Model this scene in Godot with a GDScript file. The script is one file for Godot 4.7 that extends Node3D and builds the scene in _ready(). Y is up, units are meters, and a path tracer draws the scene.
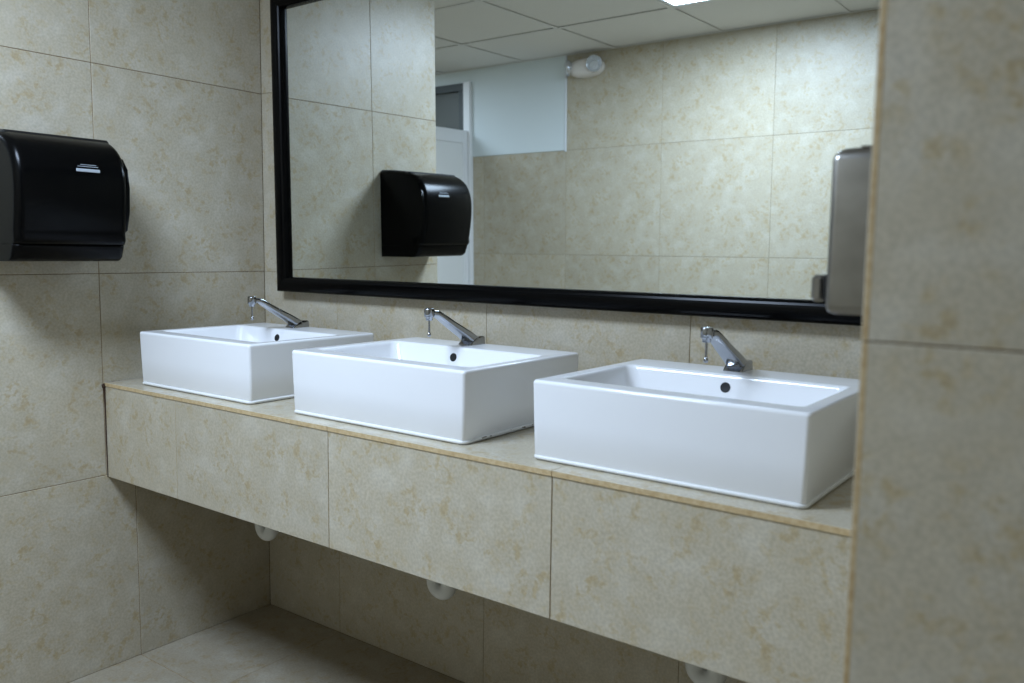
extends Node3D

# ---- measured room (metres) ----
const H1 := 0.580
const H2 := 1.165
const H3 := 1.7475
const CEIL := 2.284
const CDEPTH := 0.5616      # counter front
const CTOP := 0.853
const CBOT := 0.5747
const CX := 0.3574          # first joint of the counter front
const RX := 2.1837          # side face of the right wall stub
const RZ := 0.991           # its front face
const FZ := 2.396           # opposite wall
const LEND := 0.9245        # end of the left wall
const BX := 0.3586          # first joint of the back wall
const GX := -0.0156         # ceiling grid
const GZ := 1.836
const PITCH := 0.598
const JOINT := 0.0016

var M := {}
var stone := []
var stone_top := []
var stone_floor_shaded := []
var mesh_cache := {}
var rng := RandomNumberGenerator.new()

func _ready() -> void:
	rng.seed = 7
	make_camera()
	make_world()
	make_materials()
	make_light_panels()
	make_walls()
	make_floor()
	make_ceiling()
	make_counter()
	make_mirror()
	make_basins()
	make_towel_dispenser()
	make_soap_dispenser()
	make_door_area()
	make_emergency_light()

# ------------------------------------------------------------------ camera, world, light
func make_camera() -> void:
	var cam := Camera3D.new()
	cam.name = "camera"
	cam.keep_aspect = Camera3D.KEEP_HEIGHT
	cam.near = 0.02
	cam.far = 50.0
	cam.transform = Transform3D(Basis(Vector3(0.80048, 0.01269, -0.59923), Vector3(-0.07324, 0.99435, -0.07678), Vector3(0.59487, 0.10535, 0.79689)).orthonormalized(), Vector3(2.39308, 1.24312, 1.80697))
	var at := CameraAttributesPhysical.new()
	at.frustum_focal_length = 12.0 / tan(deg_to_rad(43.6553 / 2.0))
	at.frustum_near = 0.02
	at.frustum_far = 50.0
	at.frustum_focus_distance = 2.2
	at.exposure_aperture = 3.6
	cam.attributes = at
	cam.fov = 43.6553
	add_child(cam)
	cam.current = true

func make_world() -> void:
	var we := WorldEnvironment.new()
	we.name = "environment"
	var e := Environment.new()
	e.background_mode = Environment.BG_COLOR
	e.background_color = Color(0, 0, 0)
	e.tonemap_mode = Environment.TONE_MAPPER_LINEAR
	e.tonemap_exposure = 1.0
	e.sdfgi_enabled = true
	e.ssao_enabled = true
	e.ssil_enabled = true
	we.environment = e
	add_child(we)

func light_panel(x0: float, energy: float, label: String, num: String) -> void:
	var t := thing("ceiling_light" + num, label, "light", Vector3(x0 + 0.305, CEIL, GZ - 0.305), "recessed ceiling light panels")
	var st := begin()
	var w := 0.293
	for s in [-1, 1]:
		add_box(st, Vector3(s * (w - 0.012) - 0.012, 0.001, -w), Vector3(s * (w - 0.012) + 0.012, 0.02, w), 0.002)
		add_box(st, Vector3(-w + 0.024, 0.001, s * (w - 0.012) - 0.012), Vector3(w - 0.024, 0.02, s * (w - 0.012) + 0.012), 0.002)
	part("frame", st, M.white_metal, t)
	st = begin()
	add_box(st, Vector3(-0.269, 0.006, -0.269), Vector3(0.269, 0.016, 0.269), 0.001)
	part("diffuser", st, M.glow, t)
	var l := AreaLight3D.new()
	l.name = "panel_light"
	l.area_size = Vector2(0.54, 0.54)
	l.light_color = Color(0.805, 0.89, 1.0)
	l.light_energy = energy
	l.area_range = 12.0
	l.area_attenuation = 2.0
	l.shadow_enabled = true
	l.rotation_degrees.x = -90
	l.position.y = 0.004
	t.add_child(l)

func make_light_panels() -> void:
	light_panel(GX + 0.61, 5.8, "square glowing light panel in the ceiling opposite the mirror", "")
	light_panel(GX - 0.61 * 3.0, 1.5, "added unseen light panel that brightens the passage behind the left wall", "_001")  # extra panel added out of view to brighten the passage

# ------------------------------------------------------------------ mesh helpers
func begin() -> SurfaceTool:
	var st := SurfaceTool.new()
	st.begin(Mesh.PRIMITIVE_TRIANGLES)
	return st

func tri(st: SurfaceTool, a: Vector3, b: Vector3, c: Vector3, n: Vector3, uv = null) -> void:
	var f := (b - a).cross(c - a)
	var order := [a, b, c]
	if f.dot(n) > 0.0:
		order = [a, c, b]
	var fn := f.normalized()
	if fn.dot(n) < 0.0:
		fn = -fn
	for p in order:
		st.set_normal(fn)
		if uv == null:
			st.set_uv(plan(p, fn))
		else:
			st.set_uv(Vector2(p.x, p.y))
		st.add_vertex(p)

func plan(p: Vector3, n: Vector3) -> Vector2:
	var a := n.abs()
	if a.z >= a.x and a.z >= a.y:
		return Vector2(p.x, -p.y)
	if a.y >= a.x:
		return Vector2(p.x, p.z)
	return Vector2(p.z, -p.y)

func quad(st: SurfaceTool, a: Vector3, b: Vector3, c: Vector3, d: Vector3, n: Vector3) -> void:
	tri(st, a, b, c, n)
	tri(st, a, c, d, n)

# box with chamfered edges
func add_box(st: SurfaceTool, lo: Vector3, hi: Vector3, bev := 0.002, xf := Transform3D.IDENTITY) -> void:
	var c := (lo + hi) / 2.0
	var h := (hi - lo).abs() / 2.0
	bev = minf(bev, minf(h.x, minf(h.y, h.z)) * 0.9)
	var bb := xf.basis
	for ax in 3:
		var u := (ax + 1) % 3
		var v := (ax + 2) % 3
		for s in [-1.0, 1.0]:
			var q := []
			for k in [[-1, -1], [1, -1], [1, 1], [-1, 1]]:
				var p := Vector3.ZERO
				p[ax] = s * h[ax]
				p[u] = k[0] * (h[u] - bev)
				p[v] = k[1] * (h[v] - bev)
				q.append(xf * (p + c))
			var n := Vector3.ZERO
			n[ax] = s
			quad(st, q[0], q[1], q[2], q[3], bb * n)
	if bev <= 0.0:
		return
	for ax in 3:
		var u := (ax + 1) % 3
		var v := (ax + 2) % 3
		for su in [-1.0, 1.0]:
			for sv in [-1.0, 1.0]:
				var q := []
				for e in [[-1, 0], [1, 0], [1, 1], [-1, 1]]:
					var p := Vector3.ZERO
					p[ax] = e[0] * (h[ax] - bev)
					p[u] = su * (h[u] - (bev if e[1] == 1 else 0.0))
					p[v] = sv * (h[v] - (0.0 if e[1] == 1 else bev))
					q.append(xf * (p + c))
				var n := Vector3.ZERO
				n[u] = su
				n[v] = sv
				quad(st, q[0], q[1], q[2], q[3], bb * n)
	for sx in [-1.0, 1.0]:
		for sy in [-1.0, 1.0]:
			for sz in [-1.0, 1.0]:
				var s := Vector3(sx, sy, sz)
				var p := s * h
				tri(st, xf * (c + p - Vector3(0, sy, sz) * bev), xf * (c + p - Vector3(sx, 0, sz) * bev), xf * (c + p - Vector3(sx, sy, 0) * bev), bb * s)

# rings of equal point count joined into one smooth skin
func add_rings(st: SurfaceTool, rings: Array, cap_a := true, cap_b := true, flip := false) -> void:
	st.set_smooth_group(1)
	var n: int = rings[0].size()
	for i in rings.size() - 1:
		for k in n:
			var a: Vector3 = rings[i][k]
			var b: Vector3 = rings[i][(k + 1) % n]
			var c: Vector3 = rings[i + 1][(k + 1) % n]
			var d: Vector3 = rings[i + 1][k]
			raw(st, a, b, c, flip)
			raw(st, a, c, d, flip)
	for e in 2:
		if (e == 0 and not cap_a) or (e == 1 and not cap_b):
			continue
		st.set_smooth_group(2 + e)
		var r: Array = rings[0] if e == 0 else rings[rings.size() - 1]
		var m := Vector3.ZERO
		for p in r:
			m += p
		m /= n
		for k in n:
			if e == 0:
				raw(st, m, r[(k + 1) % n], r[k], flip)
			else:
				raw(st, m, r[k], r[(k + 1) % n], flip)

func raw(st: SurfaceTool, a: Vector3, b: Vector3, c: Vector3, flip := false) -> void:
	if (b - a).cross(c - a).length_squared() < 1e-18:
		return
	for p in ([a, c, b] if flip else [a, b, c]):
		st.set_uv(Vector2(p.x + p.z, p.y))
		st.add_vertex(p)

func finish(st: SurfaceTool) -> ArrayMesh:
	st.generate_normals()
	return st.commit()

# tube along a path of points, radius per point or one radius
func add_tube(st: SurfaceTool, path: Array, radius, seg := 12) -> void:
	var rings := []
	var up := Vector3(0.123, 0.97, 0.21)
	for i in path.size():
		var t: Vector3 = (path[mini(i + 1, path.size() - 1)] - path[maxi(i - 1, 0)]).normalized()
		var x := up.cross(t)
		if x.length() < 0.05:
			x = Vector3.RIGHT.cross(t)
		x = x.normalized()
		var y := t.cross(x).normalized()
		up = y
		var r: float = radius[i] if radius is Array else radius
		var ring := []
		for k in seg:
			var a := TAU * k / seg
			ring.append(path[i] + (x * cos(a) + y * sin(a)) * r)
		rings.append(ring)
	add_rings(st, rings, true, true, true)

# lathe round an axis: profile of (radius, height along the axis)
func add_lathe(st: SurfaceTool, prof: Array, xf := Transform3D.IDENTITY, seg := 24) -> void:
	var rings := []
	for p in prof:
		var ring := []
		for k in seg:
			var a := TAU * k / seg
			ring.append(xf * Vector3(cos(a) * maxf(p.x, 0.00002), p.y, sin(a) * maxf(p.x, 0.00002)))
		rings.append(ring)
	add_rings(st, rings, true, true, false)

func round_rect(x0: float, x1: float, z0: float, z1: float, r: float, y: float, seg := 6) -> Array:
	var out := []
	var cs := [[x1 - r, z1 - r, 0.0], [x0 + r, z1 - r, 90.0], [x0 + r, z0 + r, 180.0], [x1 - r, z0 + r, 270.0]]
	for c in cs:
		for k in seg + 1:
			var a := deg_to_rad(c[2] + 90.0 * k / seg)
			out.append(Vector3(c[0] + cos(a) * r, y, c[1] + sin(a) * r))
	return out

func part(called: String, st: SurfaceTool, m: Material, parent: Node, smooth := false) -> MeshInstance3D:
	var o := MeshInstance3D.new()
	o.name = called
	o.mesh = finish(st) if smooth else st.commit()
	o.material_override = m
	parent.add_child(o, true)
	return o

func thing(called: String, label: String, category: String, at := Vector3.ZERO, group := "") -> Node3D:
	var o := Node3D.new()
	o.name = called
	o.position = at
	add_child(o, true)
	o.set_meta("label", label)
	o.set_meta("category", category)
	if group != "":
		o.set_meta("group", group)
	return o

func structure(called: String, label := "") -> Node3D:
	var o := Node3D.new()
	o.name = called
	add_child(o, true)
	o.set_meta("kind", "structure")
	if label != "":
		o.set_meta("label", label)
	return o

# ------------------------------------------------------------------ materials
func mat(c: Color, rough := 0.6, metal := 0.0) -> StandardMaterial3D:
	var m := StandardMaterial3D.new()
	m.albedo_color = c
	m.roughness = rough
	m.metallic = metal
	return m

func noise(sd: int, freq: float, kind: int, oct: int, warp := 0.0) -> PackedByteArray:
	var n := FastNoiseLite.new()
	n.seed = sd
	n.noise_type = FastNoiseLite.TYPE_SIMPLEX_SMOOTH
	n.frequency = freq
	n.fractal_type = kind
	n.fractal_octaves = oct
	if warp > 0.0:
		n.domain_warp_enabled = true
		n.domain_warp_amplitude = warp
		n.domain_warp_frequency = freq * 0.8
	return n.get_seamless_image(1024, 1024, false, false, 0.12, true).get_data()

func stone_texture() -> ImageTexture:
	var cloud := noise(11, 0.009, FastNoiseLite.FRACTAL_FBM, 5, 40.0)
	var area := noise(23, 0.009, FastNoiseLite.FRACTAL_FBM, 3, 40.0)
	var blotch := noise(37, 0.033, FastNoiseLite.FRACTAL_FBM, 5, 26.0)
	var worm := noise(41, 0.045, FastNoiseLite.FRACTAL_RIDGED, 3, 22.0)
	var grain := noise(59, 0.11, FastNoiseLite.FRACTAL_FBM, 3)
	var data := PackedByteArray()
	data.resize(1024 * 1024 * 3)
	var base := Vector3(0.718, 0.680, 0.598)
	var ochre := Vector3(0.65, 0.575, 0.43)
	var pale := Vector3(0.75, 0.72, 0.652)
	for i in 1024 * 1024:
		var c: float = cloud[i] / 255.0
		var b: float = blotch[i] / 255.0
		var a: float = area[i] / 255.0
		var col := base.lerp(pale, clampf((c - 0.42) * 2.2, 0.0, 1.0))
		var o := clampf((b - 0.48) * 3.4, 0.0, 1.0) * clampf((a - 0.34) * 2.8, 0.0, 1.0) * 0.66
		o += clampf((worm[i] / 255.0 - 0.66) * 3.5, 0.0, 1.0) * clampf((a - 0.4) * 3.0, 0.0, 1.0) * 0.3
		col = col.lerp(ochre, minf(o, 0.8))
		col *= 0.915 + 0.13 * (grain[i] / 255.0) + 0.05 * b
		data[i * 3] = int(clampf(col.x, 0.0, 1.0) * 255.0)
		data[i * 3 + 1] = int(clampf(col.y, 0.0, 1.0) * 255.0)
		data[i * 3 + 2] = int(clampf(col.z, 0.0, 1.0) * 255.0)
	var img := Image.create_from_data(1024, 1024, false, Image.FORMAT_RGB8, data)
	img.generate_mipmaps()
	return ImageTexture.create_from_image(img)

func make_materials() -> void:
	var tex := stone_texture()
	for k in 8:
		var m := mat(Color(1, 1, 1).darkened(0.015 * (k % 3)), 0.4)
		m.albedo_texture = tex
		m.metallic_specular = 0.45
		m.uv1_offset = Vector3(0.37 * k, 0.61 * k + 0.13, 0)
		stone.append(m)
	for k in 3:
		var g3: StandardMaterial3D = stone[k].duplicate()
		g3.roughness = 0.2
		stone_top.append(g3)
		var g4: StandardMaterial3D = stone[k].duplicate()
		g4.albedo_color = Color(0.86, 0.85, 0.84)  # same tile as the walls, with the dimness of the floor put into the tint
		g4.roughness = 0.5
		stone_floor_shaded.append(g4)
	M.biscuit = speckle(Color(0.80, 0.72, 0.57), Color(0.69, 0.58, 0.41), 0.08, 0.8)
	M.grout = mat(Color(0.44, 0.36, 0.25), 0.9)
	M.grout_pale = mat(Color(0.58, 0.54, 0.45), 0.9)
	M.concrete = mat(Color(0.52, 0.50, 0.46), 0.9)
	M.porcelain = mat(Color(0.92, 0.92, 0.925), 0.12)
	M.silicone = mat(Color(0.88, 0.88, 0.87), 0.4)
	M.chrome = mat(Color(0.64, 0.65, 0.67), 0.10, 1.0)
	M.steel = speckle(Color(0.60, 0.59, 0.57), Color(0.52, 0.51, 0.49), 0.02, 0.30)
	M.steel.metallic = 1.0
	M.dark = mat(Color(0.015, 0.015, 0.016), 0.6)
	M.black = mat(Color(0.014, 0.015, 0.017), 0.24)
	M.black.metallic_specular = 0.24
	M.black_matte = mat(Color(0.02, 0.02, 0.02), 0.5)
	M.frame = mat(Color(0.012, 0.012, 0.014), 0.24)
	M.frame.metallic_specular = 0.22
	M.silver = mat(Color(0.70, 0.73, 0.76), 0.35, 0.3)
	M.mirror = mat(Color(0.93, 0.95, 0.94), 0.0, 1.0)
	M.white_metal = mat(Color(0.86, 0.87, 0.88), 0.4)
	M.door_white = mat(Color(0.93, 0.93, 0.93), 0.4)
	M.paint = mat(Color(0.85, 0.88, 0.88), 0.6)
	M.plastic = mat(Color(0.90, 0.87, 0.84), 0.4)
	M.pvc = mat(Color(0.82, 0.82, 0.80), 0.35)
	M.grey_frame = mat(Color(0.26, 0.28, 0.28), 0.5)
	M.panel_white = mat(Color(0.92, 0.92, 0.91), 0.45)
	M.stain = mat(Color(0.22, 0.15, 0.085), 0.9)
	M.grime = mat(Color(0.36, 0.31, 0.24), 0.9)
	M.wall_plain = mat(Color(0.70, 0.68, 0.61), 0.6)
	M.ceiling = speckle(Color(0.93, 0.92, 0.90), Color(0.84, 0.83, 0.81), 0.18, 0.95)
	M.grid = mat(Color(0.86, 0.85, 0.83), 0.5)
	var g := mat(Color(0.9, 0.9, 0.9), 0.5)
	g.emission_enabled = true
	g.emission = Color(0.93, 0.97, 1.0)
	g.emission_energy_multiplier = 1.6
	M.glow = g
	var gl := mat(Color(0.10, 0.105, 0.10), 0.45)
	M.dark_glass = gl
	gl.albedo_color = Color(0.33, 0.34, 0.32)
	var lens := mat(Color(0.9, 0.93, 0.95, 0.25), 0.05)
	lens.transparency = BaseMaterial3D.TRANSPARENCY_ALPHA
	M.lens = lens
	M.reflector = mat(Color(0.86, 0.87, 0.89), 0.22, 0.8)

func speckle(a: Color, b: Color, freq: float, rough: float) -> StandardMaterial3D:
	var m := mat(Color(1, 1, 1), rough)
	var n := FastNoiseLite.new()
	n.seed = 5
	n.frequency = freq
	n.fractal_octaves = 3
	var img := n.get_seamless_image(256, 256)
	img.convert(Image.FORMAT_RGB8)
	for y in 256:
		for x in 256:
			img.set_pixel(x, y, a.lerp(b, img.get_pixel(x, y).r))
	m.albedo_texture = ImageTexture.create_from_image(img)
	m.uv1_triplanar = true
	m.uv1_scale = Vector3(3, 3, 3)
	return m

# ------------------------------------------------------------------ tiles
func tile_mesh(w: float, h: float, t: float) -> ArrayMesh:
	var key := "%.4f %.4f %.4f" % [w, h, t]
	if mesh_cache.has(key):
		return mesh_cache[key]
	var x := w / 2.0
	var y := h / 2.0
	var b := 0.0008
	var st := begin()
	quad(st, Vector3(-x + b, -y + b, 0), Vector3(x - b, -y + b, 0), Vector3(x - b, y - b, 0), Vector3(-x + b, y - b, 0), Vector3.BACK)
	var o := [Vector3(-x, -y, -b), Vector3(x, -y, -b), Vector3(x, y, -b), Vector3(-x, y, -b)]
	var i := [Vector3(-x + b, -y + b, 0), Vector3(x - b, -y + b, 0), Vector3(x - b, y - b, 0), Vector3(-x + b, y - b, 0)]
	var nn := [Vector3.DOWN, Vector3.RIGHT, Vector3.UP, Vector3.LEFT]
	for k in 4:
		quad(st, i[k], i[(k + 1) % 4], o[(k + 1) % 4], o[k], nn[k] + Vector3.BACK)
	var m := st.commit()
	st = begin()
	for k in 4:
		quad(st, o[k], o[(k + 1) % 4], o[(k + 1) % 4] - Vector3(0, 0, t - b), o[k] - Vector3(0, 0, t - b), nn[k])
	quad(st, o[0] - Vector3(0, 0, t - b), o[1] - Vector3(0, 0, t - b), o[2] - Vector3(0, 0, t - b), o[3] - Vector3(0, 0, t - b), Vector3.FORWARD)
	m = st.commit(m)
	mesh_cache[key] = m
	return m

# a tile whose face spans a..b along u and c..d along v from the origin
func tile(parent: Node, at: Vector3, u: Vector3, v: Vector3, a: float, b: float, c: float, d: float, t := 0.006, called := "tile") -> void:
	var w := absf(b - a) - JOINT
	var h := absf(d - c) - JOINT
	if w < 0.004 or h < 0.004:
		return
	var o := MeshInstance3D.new()
	o.name = called
	o.mesh = tile_mesh(w, h, t)
	o.set_surface_override_material(0, stone_top[rng.randi() % 3] if called == "top_tile" else stone_floor_shaded[rng.randi() % 3] if called == "floor_tile" else stone[rng.randi() % stone.size()])
	o.set_surface_override_material(1, M.biscuit)
	var n := u.cross(v)
	o.transform = Transform3D(Basis(u, v, n), at + u * (a + b) / 2.0 + v * (c + d) / 2.0 + n * rng.randf_range(-0.0005, 0.0))
	parent.add_child(o, true)

# rows of tiles; us: joints along u; vs: joints along v
func tiles(parent: Node, at: Vector3, u: Vector3, v: Vector3, us: Array, vs: Array, t := 0.006, called := "tile") -> void:
	for j in vs.size() - 1:
		for i in us.size() - 1:
			tile(parent, at, u, v, us[i], us[i + 1], vs[j], vs[j + 1], t, called)

func joints(lo: float, hi: float, first: float, step: float) -> Array:
	var out := [lo]
	var x := first
	while x > lo + 0.02:
		x -= step
	x += step
	while x < hi - 0.02:
		out.append(x)
		x += step
	out.append(hi)
	return out

func backing(parent: Node, lo: Vector3, hi: Vector3, m: Material = null, called := "wall_core") -> void:
	var st := begin()
	add_box(st, lo, hi, 0.0)
	part(called, st, m if m else M.grout, parent)

func make_walls() -> void:
	var T := 0.006
	var G := 0.0018
	var rows := [0.0, H1, H2, H3, CEIL + 0.02]
	# left wall, a thick block that ends beside the passage
	var w := structure("wall_left", "beige stone tiled wall behind the paper towel dispenser")
	backing(w, Vector3(-2.2, -0.05, -0.1), Vector3(-G, CEIL + 0.03, LEND - G))
	for r in 4:
		var us := [-LEND, -0.4783 if r == 0 else -0.5657, 0.0]
		tiles(w, Vector3.ZERO, Vector3(0, 0, -1), Vector3.UP, us, [rows[r], rows[r + 1]])
	tiles(w, Vector3(0, 0, LEND), Vector3.RIGHT, Vector3.UP, joints(-2.2, -T, -0.3, PITCH), rows)
	# back wall behind basins and mirror
	w = structure("wall_back", "beige stone tiled wall behind the mirror and basins")
	backing(w, Vector3(-0.006, -0.05, -0.12), Vector3(RX + 0.02, CEIL + 0.03, -G), M.grout_pale)
	tiles(w, Vector3.ZERO, Vector3.RIGHT, Vector3.UP, joints(0.0, RX, BX, PITCH), rows)
	# right wall stub with its front face turned to the room
	w = structure("wall_right", "beige stone tiled wall stub with raw tile edge at its corner")
	backing(w, Vector3(RX + G, -0.05, -0.1), Vector3(3.7, CEIL + 0.03, RZ - G))
	tiles(w, Vector3(RX, 0, 0), Vector3.BACK, Vector3.UP, [0.0, 0.45, RZ + JOINT * 0.4], rows)
	tiles(w, Vector3(0, 0, RZ), Vector3.RIGHT, Vector3.UP, joints(RX + T - JOINT * 0.4, 3.7, RX + T + PITCH, PITCH), rows)
	# opposite wall, seen in the mirror
	w = structure("wall_front", "beige stone tiled wall opposite the mirror with painted upper part")
	backing(w, Vector3(-1.0447, -0.05, FZ + G), Vector3(3.7, CEIL + 0.03, FZ + 0.12), M.grout_pale)
	var q := [0.0, 0.580, 1.172, 1.764, CEIL + 0.02]
	for r in 4:
		tiles(w, Vector3(0, 0, FZ), Vector3.LEFT, Vector3.UP, joints(-3.7, 1.0147, 0.928 if r < 3 else 0.3279, PITCH + 0.002) if r < 3 else joints(-3.7, 0.3279, 0.3279, PITCH + 0.002), [q[r], q[r + 1]])
	var st := begin()
	add_box(st, Vector3(-1.0147, 1.764, FZ - 0.004), Vector3(-0.3279, CEIL + 0.02, FZ + T), 0.001)
	part("painted_panel", st, M.paint, w)
	st = begin()
	add_box(st, Vector3(-0.336, 1.756, FZ - 0.008), Vector3(-0.3245, CEIL, FZ + T), 0.002)
	part("edge_trim", st, M.white_metal, w)
	# closing walls out of the frame
	w = structure("wall_side")
	backing(w, Vector3(3.6, -0.05, 0.9), Vector3(3.72, CEIL + 0.03, FZ + 0.1), M.wall_plain)
	w = structure("wall_passage")
	backing(w, Vector3(-2.32, -0.05, 0.8), Vector3(-2.2, CEIL + 0.03, FZ + 0.1), M.wall_plain)

func make_floor() -> void:
	var w := structure("floor", "beige stone tiled floor")
	backing(w, Vector3(-2.3, -0.12, -0.1), Vector3(3.7, -0.0018, FZ + 0.1), null, "floor_core")
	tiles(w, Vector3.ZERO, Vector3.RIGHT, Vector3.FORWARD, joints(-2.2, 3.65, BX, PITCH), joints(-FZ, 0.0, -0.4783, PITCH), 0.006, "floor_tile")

func make_ceiling() -> void:
	var w := structure("ceiling", "suspended ceiling of white mineral tiles in a metal grid")
	backing(w, Vector3(-2.3, CEIL + 0.03, -0.1), Vector3(3.7, CEIL + 0.15, FZ + 0.1), M.concrete, "ceiling_core")
	var xs := joints(-2.2, 3.6, GX, 0.61)
	var zs := joints(0.0, FZ, GZ, 0.61)
	var st: SurfaceTool
	for i in xs.size() - 1:
		for j in zs.size() - 1:
			if (absf(xs[i] - (GX + 0.61)) < 0.01 or absf(xs[i] - (GX - 1.83)) < 0.01) and absf(zs[j + 1] - GZ) < 0.01:
				continue
			st = begin()
			add_box(st, Vector3(xs[i] + 0.004, CEIL + 0.004 + rng.randf() * 0.0015, zs[j] + 0.004), Vector3(xs[i + 1] - 0.004, CEIL + 0.02, zs[j + 1] - 0.004), 0.002)
			part("ceiling_tile", st, M.ceiling, w)
	for x in xs:
		st = begin()
		add_box(st, Vector3(x - 0.011, CEIL, 0), Vector3(x + 0.011, CEIL + 0.003, FZ), 0.001)
		add_box(st, Vector3(x - 0.0015, CEIL + 0.002, 0), Vector3(x + 0.0015, CEIL + 0.03, FZ), 0.0)
		part("grid_bar", st, M.grid, w)
	for z in zs:
		var runs := [[-2.2, 3.6]]
		for run in runs:
			st = begin()
			add_box(st, Vector3(run[0], CEIL + 0.0004, z - 0.011), Vector3(run[1], CEIL + 0.0034, z + 0.011), 0.001)
			add_box(st, Vector3(run[0], CEIL + 0.002, z - 0.0015), Vector3(run[1], CEIL + 0.03, z + 0.0015), 0.0)
			part("grid_bar", st, M.grid, w)

# ------------------------------------------------------------------ counter
func make_counter() -> void:
	var t := thing("vanity_counter", "wall-to-wall counter clad in beige stone tiles under the white basins", "counter")
	var st := begin()
	add_box(st, Vector3(0.001, 0.75, 0.001), Vector3(RX - 0.001, CTOP - 0.003, CDEPTH - 0.011), 0.0)
	part("slab", st, M.concrete, t)
	st = begin()
	add_box(st, Vector3(0.001, CBOT + 0.001, CDEPTH - 0.07), Vector3(RX - 0.001, 0.835, CDEPTH - 0.002), 0.0)
	part("apron", st, M.grout, t)
	var xs := [0.001, CX, CX + 0.6, CX + 1.2, CX + 1.8, RX - 0.001]
	tiles(t, Vector3(0, 0, CDEPTH), Vector3.RIGHT, Vector3.UP, xs, [CBOT - JOINT * 0.5, CTOP - 0.0095], 0.0065, "front_tile")
	tiles(t, Vector3(0, CTOP, 0), Vector3.RIGHT, Vector3.FORWARD, xs, [-CDEPTH - 0.0028, 0.0], 0.0105, "top_tile")
	# old brown grout in the corner with the left wall
	st = begin()
	var path := []
	var rad := []
	var pts := [Vector3(0.001, CBOT, CDEPTH + 0.001), Vector3(0.001, CTOP - 0.03, CDEPTH + 0.001), Vector3(0.0015, CTOP - 0.008, CDEPTH + 0.003), Vector3(0.002, CTOP - 0.0045, CDEPTH - 0.006), Vector3(0.001, CTOP - 0.002, CDEPTH - 0.03), Vector3(0.0005, CTOP - 0.001, CDEPTH - 0.05)]
	var rr := [0.0016, 0.0028, 0.0058, 0.0038, 0.0022, 0.0005]
	for i in pts.size() - 1:
		for k in 6:
			var f := k / 6.0
			path.append(pts[i].lerp(pts[i + 1], f))
			rad.append(lerpf(rr[i], rr[i + 1], f) * rng.randf_range(0.7, 1.25))
	add_tube(st, path, rad, 8)
	part("corner_grout", st, M.stain, t, true)

# ------------------------------------------------------------------ mirror
func rail(len_: float, prof: Array, m: Material, t: Node, xf: Transform3D) -> void:
	# profile points: x = distance in from the outer edge, y = height; ends mitred
	var st := begin()
	st.set_smooth_group(-1)
	for i in prof.size():
		var a: Vector2 = prof[i]
		var b: Vector2 = prof[(i + 1) % prof.size()]
		var p := [Vector3(a.x, a.x, a.y), Vector3(len_ - a.x, a.x, a.y), Vector3(len_ - b.x, b.x, b.y), Vector3(b.x, b.x, b.y)]
		for k in 4:
			p[k] = xf * p[k]
		var mid := Vector3(len_ / 2.0, 0.024, 0.0)
		var n := xf.basis * (Vector3(len_ / 2.0, (a.x + b.x) / 2.0, (a.y + b.y) / 2.0) - mid)
		quad(st, p[0], p[1], p[2], p[3], n)
	part("frame_rail", st, m, t)

func make_mirror() -> void:
	var t := thing("wall_mirror", "wide wall mirror in a black frame above the basins", "mirror", Vector3(0, 1.5, 0.030))
	t.rotation.x = atan(0.0115)
	var x0 := 0.116
	var x1 := 2.135
	var y0 := 1.1035 - 1.5
	var y1 := 2.034 - 1.5
	var st := begin()
	add_box(st, Vector3(x0 + 0.03, y0 + 0.03, -0.006), Vector3(x1 - 0.03, y1 - 0.03, 0.0), 0.0)
	part("mirror_glass", st, M.mirror, t)
	var prof := [Vector2(0, -0.022)]
	for k in 13:
		var a := PI * k / 12.0
		prof.append(Vector2(0.024 - 0.024 * cos(a), 0.006 + 0.016 * pow(sin(a), 0.7)))
	prof.append(Vector2(0.048, 0.0005))
	prof.append(Vector2(0.03, -0.007))
	prof.append(Vector2(0.03, -0.022))
	var w := x1 - x0
	var h := y1 - y0
	rail(w, prof, M.frame, t, Transform3D(Basis(Vector3.RIGHT, Vector3.UP, Vector3.BACK), Vector3(x0, y0, 0)))
	rail(w, prof, M.frame, t, Transform3D(Basis(Vector3.LEFT, Vector3.DOWN, Vector3.BACK), Vector3(x1, y1, 0)))
	rail(h, prof, M.frame, t, Transform3D(Basis(Vector3.UP, Vector3.LEFT, Vector3.BACK), Vector3(x1, y0, 0)))
	rail(h, prof, M.frame, t, Transform3D(Basis(Vector3.DOWN, Vector3.RIGHT, Vector3.BACK), Vector3(x0, y1, 0)))

# ------------------------------------------------------------------ basins, faucets, traps
func make_basins() -> void:
	var spans := [[0.1135, 0.618, 0.320], [0.778, 1.313, 1.009], [1.478, 1.996, 1.722]]
	var where := ["beside the paper towel dispenser wall", "in the middle, between the other two", "beside the wall stub with the steel soap dispenser"]
	for i in 3:
		var s: Array = spans[i]
		var num := "" if i == 0 else "_%03d" % i
		basin(s[0], s[1], s[2], "white rectangular vessel basin " + where[i], num, i == 1)
		faucet(s[2], "chrome slanted faucet on the basin " + where[i], num)
		trap((s[0] + s[1]) / 2.0 - 0.005 + 0.006 * i, "white plastic drain trap under the basin " + where[i], num)

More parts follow.
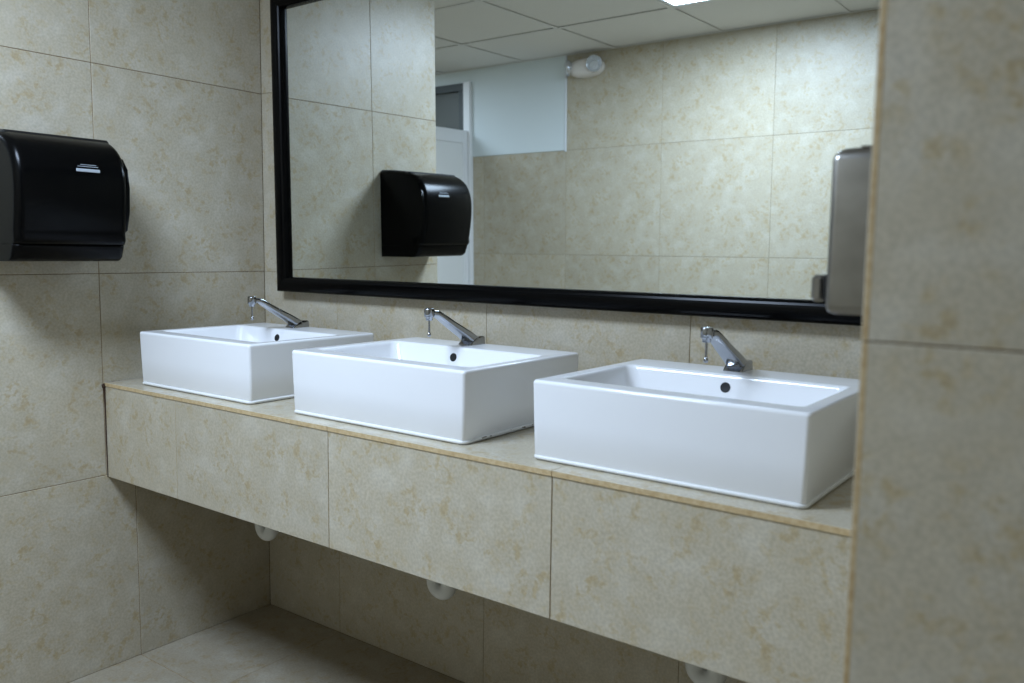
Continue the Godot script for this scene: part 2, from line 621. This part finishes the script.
func basin(x0: float, x1: float, fx: float, label: String, num: String, stained: bool) -> void:
	var cx := (x0 + x1) / 2.0
	var t := thing("vessel_basin" + num, label, "sink", Vector3(cx, CTOP + 0.0006, 0.0), "white vessel basins on the counter")
	var a := x0 - cx
	var b := x1 - cx
	var z0 := 0.088
	var z1 := 0.517
	var h := 0.151
	var ia := a + 0.028
	var ib := b - 0.026
	var iz0 := 0.197
	var iz1 := 0.468
	var st := begin()
	var rings := []
	# each: grow inwards, y, radius
	for r in [[0.010, 0.0, 0.006], [0.0045, 0.0005, 0.0075], [0.0035, 0.002, 0.008], [0.0015, 0.075, 0.008], [0.0, h - 0.007, 0.008], [0.0, h - 0.0052, 0.008], [0.0009, h - 0.0025, 0.008], [0.0026, h - 0.0007, 0.0075], [0.0052, h, 0.007], [0.007, h, 0.007]]:
		rings.append(round_rect(a + r[0], b - r[0], z0 + r[0], z1 - r[0], r[2], r[1]))
	for r in [[-0.002, h, 0.014], [0.0, h - 0.0002, 0.016], [0.0025, h - 0.0015, 0.018], [0.0045, h - 0.005, 0.020], [0.006, h - 0.010, 0.022], [0.020, h - 0.070, 0.035], [0.030, h - 0.100, 0.045], [0.045, h - 0.113, 0.055], [0.07, h - 0.118, 0.05], [0.11, h - 0.121, 0.02]]:
		var kx: float = r[0] * 1.15
		var kz: float = r[0]
		rings.append(round_rect(ia + kx, ib - kx, iz0 + kz, iz1 - kz, r[2], r[1]))
	add_rings(st, rings, true, true)
	part("bowl", st, M.porcelain, t, true)
	# overflow on the rear inner wall: black disc painted for the shade inside
	st = begin()
	var oz := iz0 + 0.0095
	var tilt := atan2(0.014, 0.06)
	var xf := Transform3D(Basis(Vector3.RIGHT, PI / 2.0 - tilt), Vector3(fx - cx + 0.008, h - 0.026, oz))
	add_lathe(st, [Vector2(0.0105, -0.004), Vector2(0.0105, 0.0009), Vector2(0.0100, 0.0016), Vector2(0.0085, 0.0012), Vector2(0.001, 0.0010)], xf, 24)
	part("overflow_dark_disc", st, M.dark, t, true)
	st = begin()
	add_lathe(st, [Vector2(0.024, h - 0.1215), Vector2(0.024, h - 0.119), Vector2(0.020, h - 0.118), Vector2(0.017, h - 0.1195), Vector2(0.006, h - 0.1195)], Transform3D(Basis(), Vector3(0, 0, 0.33)))
	part("drain", st, M.chrome, t, true)
	# white sealant bead along the foot
	st = begin()
	var loop := round_rect(a + 0.004, b - 0.004, z0 + 0.004, z1 - 0.004, 0.012, 0.0043)
	loop.append(loop[0])
	add_tube(st, loop, 0.0042, 8)
	part("sealant_bead", st, M.silicone, t, true)
	if stained:
		st = begin()
		var p := []
		var rr := []
		for k in 40:
			p.append(Vector3(b - 0.0022 + rng.randf_range(-0.0004, 0.0004), 0.0042 + rng.randf_range(0.0, 0.0015), lerpf(0.10, z1 - 0.03, k / 39.0)))
			rr.append(rng.randf_range(0.0003, 0.0026))
		add_tube(st, p, rr, 7)
		part("sealant_stain", st, M.grime, t, true)

func faucet(x: float, label: String, num: String) -> void:
	var t := thing("faucet" + num, label, "faucet", Vector3(x, CTOP + 0.1516, 0.025), "chrome faucets on the basins")
	var st := begin()
	add_rings(st, [rr_box(-0.021, 0.021, 0.068, 0.132, 0.0), rr_box(-0.021, 0.021, 0.068, 0.130, 0.003), rr_box(-0.0205, 0.0205, 0.0685, 0.112, 0.017), rr_box(-0.019, 0.019, 0.070, 0.106, 0.0195), rr_box(-0.016, 0.016, 0.073, 0.100, 0.0205)], true, true)
	part("base", st, M.chrome, t, true)
	# slanted flat spout: path in the y-z plane with a rounded rectangular section
	var path := [Vector3(0, 0.004, 0.090), Vector3(0, 0.012, 0.104), Vector3(0, 0.030, 0.134), Vector3(0, 0.056, 0.184), Vector3(0, 0.078, 0.222), Vector3(0, 0.085, 0.236), Vector3(0, 0.0875, 0.244), Vector3(0, 0.088, 0.256)]
	var ww := [0.021, 0.0205, 0.019, 0.0165, 0.0143, 0.0137, 0.0133, 0.013]
	var hh := [0.013, 0.0122, 0.0102, 0.0082, 0.0072, 0.007, 0.007, 0.007]
	var rings := []
	for i in path.size():
		var d: Vector3 = (path[mini(i + 1, path.size() - 1)] - path[maxi(i - 1, 0)]).normalized()
		var up := d.cross(Vector3.RIGHT).normalized()
		var ring := []
		for p in round_rect(-ww[i], ww[i], -hh[i], hh[i], minf(0.006, hh[i] * 0.5), 0.0, 4):
			ring.append(path[i] + Vector3.RIGHT * p.x + up * p.z)
		rings.append(ring)
	st = begin()
	add_rings(st, rings, true, true, true)
	part("spout", st, M.chrome, t, true)
	var head := part_lathe("outlet_head", [Vector2(0.0005, 0.100), Vector2(0.009, 0.100), Vector2(0.0116, 0.0988), Vector2(0.0122, 0.0965), Vector2(0.0122, 0.080), Vector2(0.0112, 0.078), Vector2(0.0085, 0.0775), Vector2(0.0085, 0.071), Vector2(0.0075, 0.070), Vector2(0.001, 0.070)], Vector3(0, 0, 0.262), M.chrome, t)
	st = begin()
	add_tube(st, [Vector3(0, 0.0705, 0.262), Vector3(0, 0.055, 0.262), Vector3(0, 0.040, 0.262)], 0.0026, 8)
	add_lathe(st, [Vector2(0.0002, 0.030), Vector2(0.0036, 0.0315), Vector2(0.005, 0.0355), Vector2(0.0036, 0.0395), Vector2(0.0025, 0.041)], Transform3D(Basis(), Vector3(0, 0, 0.262)), 12)
	part("push_rod", st, M.chrome, head, true)

func rr_box(x0: float, x1: float, z0: float, z1: float, y: float) -> Array:
	return round_rect(x0, x1, z0, z1, 0.006, y, 4)

func part_lathe(called: String, prof: Array, at: Vector3, m: Material, parent: Node, basis := Basis()) -> MeshInstance3D:
	var st := begin()
	var p := prof.duplicate()
	p.reverse()
	add_lathe(st, p, Transform3D(basis, at))
	return part(called, st, m, parent, true)

func trap(x: float, label: String, num: String) -> void:
	var t := thing("drain_trap" + num, label, "pipe", Vector3(x, 0, 0.28), "white drain traps under the counter")
	var r := 0.024
	var yb := 0.405 + r
	var st := begin()
	add_tube(st, [Vector3(-r, 0.75, 0), Vector3(-r, 0.6, 0), Vector3(-r, yb + 0.02, 0)], 0.018, 16)
	part("tailpiece", st, M.pvc, t, true)
	st = begin()
	var path := [Vector3(-r, yb + 0.05, 0), Vector3(-r, yb + 0.02, 0)]
	for k in 13:
		var a := PI + PI * k / 12.0
		path.append(Vector3(cos(a) * r, yb + sin(a) * r, 0))
	path.append(Vector3(r, yb + 0.03, 0))
	path.append(Vector3(r, yb + 0.06, -0.006))
	path.append(Vector3(r, yb + 0.072, -0.03))
	path.append(Vector3(r, yb + 0.074, -0.06))
	path.append(Vector3(r, yb + 0.074, -0.275))
	add_tube(st, path, 0.020, 16)
	part("bend", st, M.pvc, t, true)
	for s in [[-r, yb + 0.03], [r, yb + 0.02]]:
		st = begin()
		add_lathe(st, [Vector2(0.026, -0.012), Vector2(0.027, -0.008), Vector2(0.027, 0.010), Vector2(0.024, 0.014)], Transform3D(Basis(), Vector3(s[0], s[1], 0)), 12)
		part("nut", st, M.pvc, t, true)

# ------------------------------------------------------------------ wall dispensers
func hood(prof: Array, z0: float, z1: float, r: float, ymid: float, depth: float, half: float) -> Array:
	# profile (x, y) swept along z with rounded ends
	var rings := []
	var offs := []
	for k in 7:
		offs.append([r * (1.0 - cos(PI / 2.0 * k / 6.0)), r * (1.0 - sin(PI / 2.0 * k / 6.0))])
	var list := []
	for o in offs:
		list.append([z0 + o[0], o[1]])
	offs.reverse()
	for o in offs:
		list.append([z1 - o[0], o[1]])
	for l in list:
		var ring := []
		for p in prof:
			ring.append(Vector3(p.x * (1.0 - l[1] / depth), (ymid + (p.y - ymid) * (1.0 - l[1] / half)) if p.y > ymid else p.y, l[0]))
		rings.append(ring)
	return rings

func smooth_profile(keys: Array, n: int) -> Array:
	var c := Curve2D.new()
	for i in keys.size():
		var a: Vector2 = keys[maxi(i - 1, 0)]
		var b: Vector2 = keys[mini(i + 1, keys.size() - 1)]
		var d := (b - a) / 6.0
		if i == 0 or i == keys.size() - 1:
			d = Vector2.ZERO
		c.add_point(keys[i], -d, d)
	var out := []
	for k in n + 1:
		out.append(c.sample_baked(c.get_baked_length() * k / n, true))
	return out

func make_towel_dispenser() -> void:
	var t := thing("towel_dispenser", "glossy black paper towel dispenser mounted on the tiled left wall", "dispenser", Vector3(0, 1.203, 0))
	# back body
	var st := begin()
	add_box(st, Vector3(0.0005, 0.004, 0.603), Vector3(0.155, 0.318, 0.869), 0.006)
	part("body", st, M.black_matte, t)
	# bowed front cover
	var prof := smooth_profile([Vector2(0.10, 0.043), Vector2(0.2130, 0.043), Vector2(0.221, 0.07), Vector2(0.232, 0.13), Vector2(0.2365, 0.19), Vector2(0.231, 0.235), Vector2(0.212, 0.275), Vector2(0.178, 0.303), Vector2(0.13, 0.319), Vector2(0.06, 0.328), Vector2(0.004, 0.331)], 40)
	prof.append(Vector2(0.004, 0.043))
	st = begin()
	add_rings(st, hood(prof, 0.598, 0.877, 0.020, 0.185, 0.236, 0.16), true, true, false)
	part("cover", st, M.black, t, true)
	# lower lip with the paper slot
	var low := [Vector2(0.004, 0.0), Vector2(0.178, 0.0), Vector2(0.189, 0.003), Vector2(0.201, 0.012), Vector2(0.211, 0.036), Vector2(0.2125, 0.0425), Vector2(0.004, 0.0425)]
	st = begin()
	add_rings(st, hood(low, 0.598, 0.877, 0.020, 0.05, 0.236, 0.4), true, true, false)
	part("lower_lip", st, M.black, t, true)
	# grip rib and feed knob on the side towards the mirror
	st = begin()
	add_rings(st, hood([Vector2(0.150, 0.075), Vector2(0.190, 0.070), Vector2(0.212, 0.082), Vector2(0.226, 0.13), Vector2(0.230, 0.19), Vector2(0.222, 0.24), Vector2(0.20, 0.268), Vector2(0.15, 0.262)], 0.5925, 0.606, 0.005, 0.17, 0.4, 0.3), true, true, false)
	part("side_grip", st, M.black, t, true)
	st = begin()
	add_lathe(st, [Vector2(0.012, -0.004), Vector2(0.012, 0.004), Vector2(0.010, 0.006)], Transform3D(Basis(Vector3.RIGHT, -PI / 2.0), Vector3(0.17, 0.06, 0.592)), 16)
	part("feed_knob", st, M.black, t, true)
	# silver badge
	st = begin()
	add_box(st, Vector3(-0.0012, -0.0045, -0.030), Vector3(0.0012, 0.0035, 0.030), 0.0011, Transform3D(Basis(Vector3.BACK, 0.09), Vector3(0.2335, 0.2285, 0.704)))
	var bd := part("badge", st, M.silver, t)
	bd.set_meta("label", "small silver badge")
	for k in 2:
		st = begin()
		add_box(st, Vector3(-0.0006, -0.0007, -0.026 + 0.004 * k), Vector3(0.0006, 0.0007, 0.026 - 0.008 * k), 0.0003, Transform3D(Basis(Vector3.BACK, 0.12), Vector3(0.2326 - 0.0012 * k, 0.2375 + 0.0045 * k, 0.704)))
		part("badge_line", st, M.silver, t)

func make_soap_dispenser() -> void:
	var t := thing("soap_dispenser", "brushed steel soap dispenser on the side of the wall stub", "dispenser", Vector3(RX, 1.174, 0.72))
	var st := begin()
	var rings := []
	for r in [[0.008, 0.0], [0.003, 0.002], [0.0008, 0.006], [0.0, 0.011], [0.0, 0.178], [0.0006, 0.182], [0.0022, 0.186], [0.005, 0.1895], [0.009, 0.192], [0.014, 0.193]]:
		rings.append(round_rect(-0.0985 + r[0], 0.0, -0.06 + r[0], 0.06 - r[0], 0.009, r[1], 5))
	add_rings(st, rings, true, true)
	part("body", st, M.steel, t, true)
	st = begin()
	add_box(st, Vector3(-0.07, 0.1925, -0.045), Vector3(-0.005, 0.1955, 0.045), 0.0012)
	part("lid", st, M.steel, t)
	st = begin()
	add_box(st, Vector3(-0.106, 0.014, -0.036), Vector3(-0.097, 0.046, 0.044), 0.002)
	part("lever_mount", st, M.black_matte, t)
	st = begin()
	add_box(st, Vector3(-0.1195, 0.013, -0.037), Vector3(-0.1055, 0.0455, 0.045), 0.004)
	part("push_lever", st, M.steel, t)

# ------------------------------------------------------------------ doorway in the mirror
func make_door_area() -> void:
	var w := structure("window_1", "dark transom window with grey frame above the doorway")
	var st := begin()
	add_box(st, Vector3(-1.9, 2.168, FZ - 0.01), Vector3(-1.0647, 2.2125, FZ + 0.05), 0.002)
	add_box(st, Vector3(-1.9, 1.76, FZ - 0.01), Vector3(-1.0647, 1.80, FZ + 0.05), 0.002)
	add_box(st, Vector3(-1.118, 1.80, FZ - 0.01), Vector3(-1.0647, 2.168, FZ + 0.05), 0.002)
	part("window_frame", st, M.grey_frame, w)
	st = begin()
	add_box(st, Vector3(-1.9, 1.80, FZ + 0.018), Vector3(-1.118, 2.168, FZ + 0.024), 0.0)
	part("pane", st, M.dark_glass, w)
	w = structure("trim_1", "white aluminium door post beside the painted wall")
	st = begin()
	add_box(st, Vector3(-1.0647, 0.0, FZ - 0.03), Vector3(-1.0147, 2.2125, FZ + 0.05), 0.002)
	part("post", st, M.door_white, w)
	w = structure("wall_doorway")
	backing(w, Vector3(-2.2, 2.2125, FZ), Vector3(-1.0147, CEIL + 0.03, FZ + 0.12), M.paint)
	backing(w, Vector3(-2.2, -0.05, FZ), Vector3(-1.9, CEIL + 0.03, FZ + 0.12), M.paint)
	backing(w, Vector3(-1.9, -0.05, FZ + 0.05), Vector3(-1.0147, CEIL + 0.03, FZ + 0.12), M.wall_plain)
	# leaf swung open into the room
	w = structure("door_1", "white panel door standing open beside the post")
	var lx := -1.03
	var za := 1.62
	var zb := FZ - 0.032
	var top := 1.919
	st = begin()
	add_box(st, Vector3(lx - 0.036, 0.01, za), Vector3(lx, top, za + 0.07), 0.002)
	add_box(st, Vector3(lx - 0.036, 0.01, zb - 0.04), Vector3(lx, top, zb), 0.002)
	add_box(st, Vector3(lx - 0.036, top - 0.077, za + 0.07), Vector3(lx, top, zb - 0.04), 0.002)
	add_box(st, Vector3(lx - 0.036, 0.01, za + 0.07), Vector3(lx, 0.16, zb - 0.04), 0.002)
	part("door_frame", st, M.door_white, w)
	st = begin()
	add_box(st, Vector3(lx - 0.026, 0.15, za + 0.065), Vector3(lx - 0.008, top - 0.072, zb - 0.035), 0.0)
	part("door_panel", st, M.panel_white, w)

func make_emergency_light() -> void:
	var t := thing("emergency_light", "white twin-head emergency light fixed high on the opposite wall by the ceiling", "light", Vector3(-0.19, 2.200, FZ))
	var st := begin()
	var rings := []
	for k in 9:
		var a := PI / 2.0 * k / 8.0
		var ring := []
		for j in 32:
			var b := TAU * j / 32.0
			var sx := pow(absf(cos(b)), 0.92) * signf(cos(b))
			var sy := pow(absf(sin(b)), 0.92) * signf(sin(b))
			var s := pow(cos(a), 0.6) if k < 8 else 0.02
			ring.append(Vector3(sx * 0.112 * s, sy * 0.053 * s, -0.006 - 0.055 * sin(a)))
		rings.append(ring)
	var first := []
	for p in rings[0]:
		first.append(Vector3(p.x, p.y, -0.0005))
	rings.push_front(first)
	add_rings(st, rings, true, true, false)
	part("housing", st, M.plastic, t, true)
	for s in [[Vector3(0.074, 0.010, -0.050), Vector3(0.35, -0.15, -1.0)], [Vector3(-0.096, 0.006, -0.040), Vector3(-1.0, -0.1, -0.45)]]:
		var d: Vector3 = s[1].normalized()
		var x := Vector3.UP.cross(d).normalized()
		var bs := Basis(x, d, x.cross(d))
		st = begin()
		add_lathe(st, [Vector2(0.028, -0.020), Vector2(0.042, -0.004), Vector2(0.045, 0.012), Vector2(0.041, 0.013), Vector2(0.034, 0.004), Vector2(0.012, -0.006), Vector2(0.002, -0.007)], Transform3D(bs, s[0]), 24)
		var head := part("lamp_head", st, M.reflector, t, true)
		st = begin()
		add_lathe(st, [Vector2(0.0405, 0.011), Vector2(0.0405, 0.0135), Vector2(0.028, 0.018), Vector2(0.010, 0.020), Vector2(0.001, 0.0202)], Transform3D(bs, s[0]), 24)
		part("lens", st, M.lens, head, true)
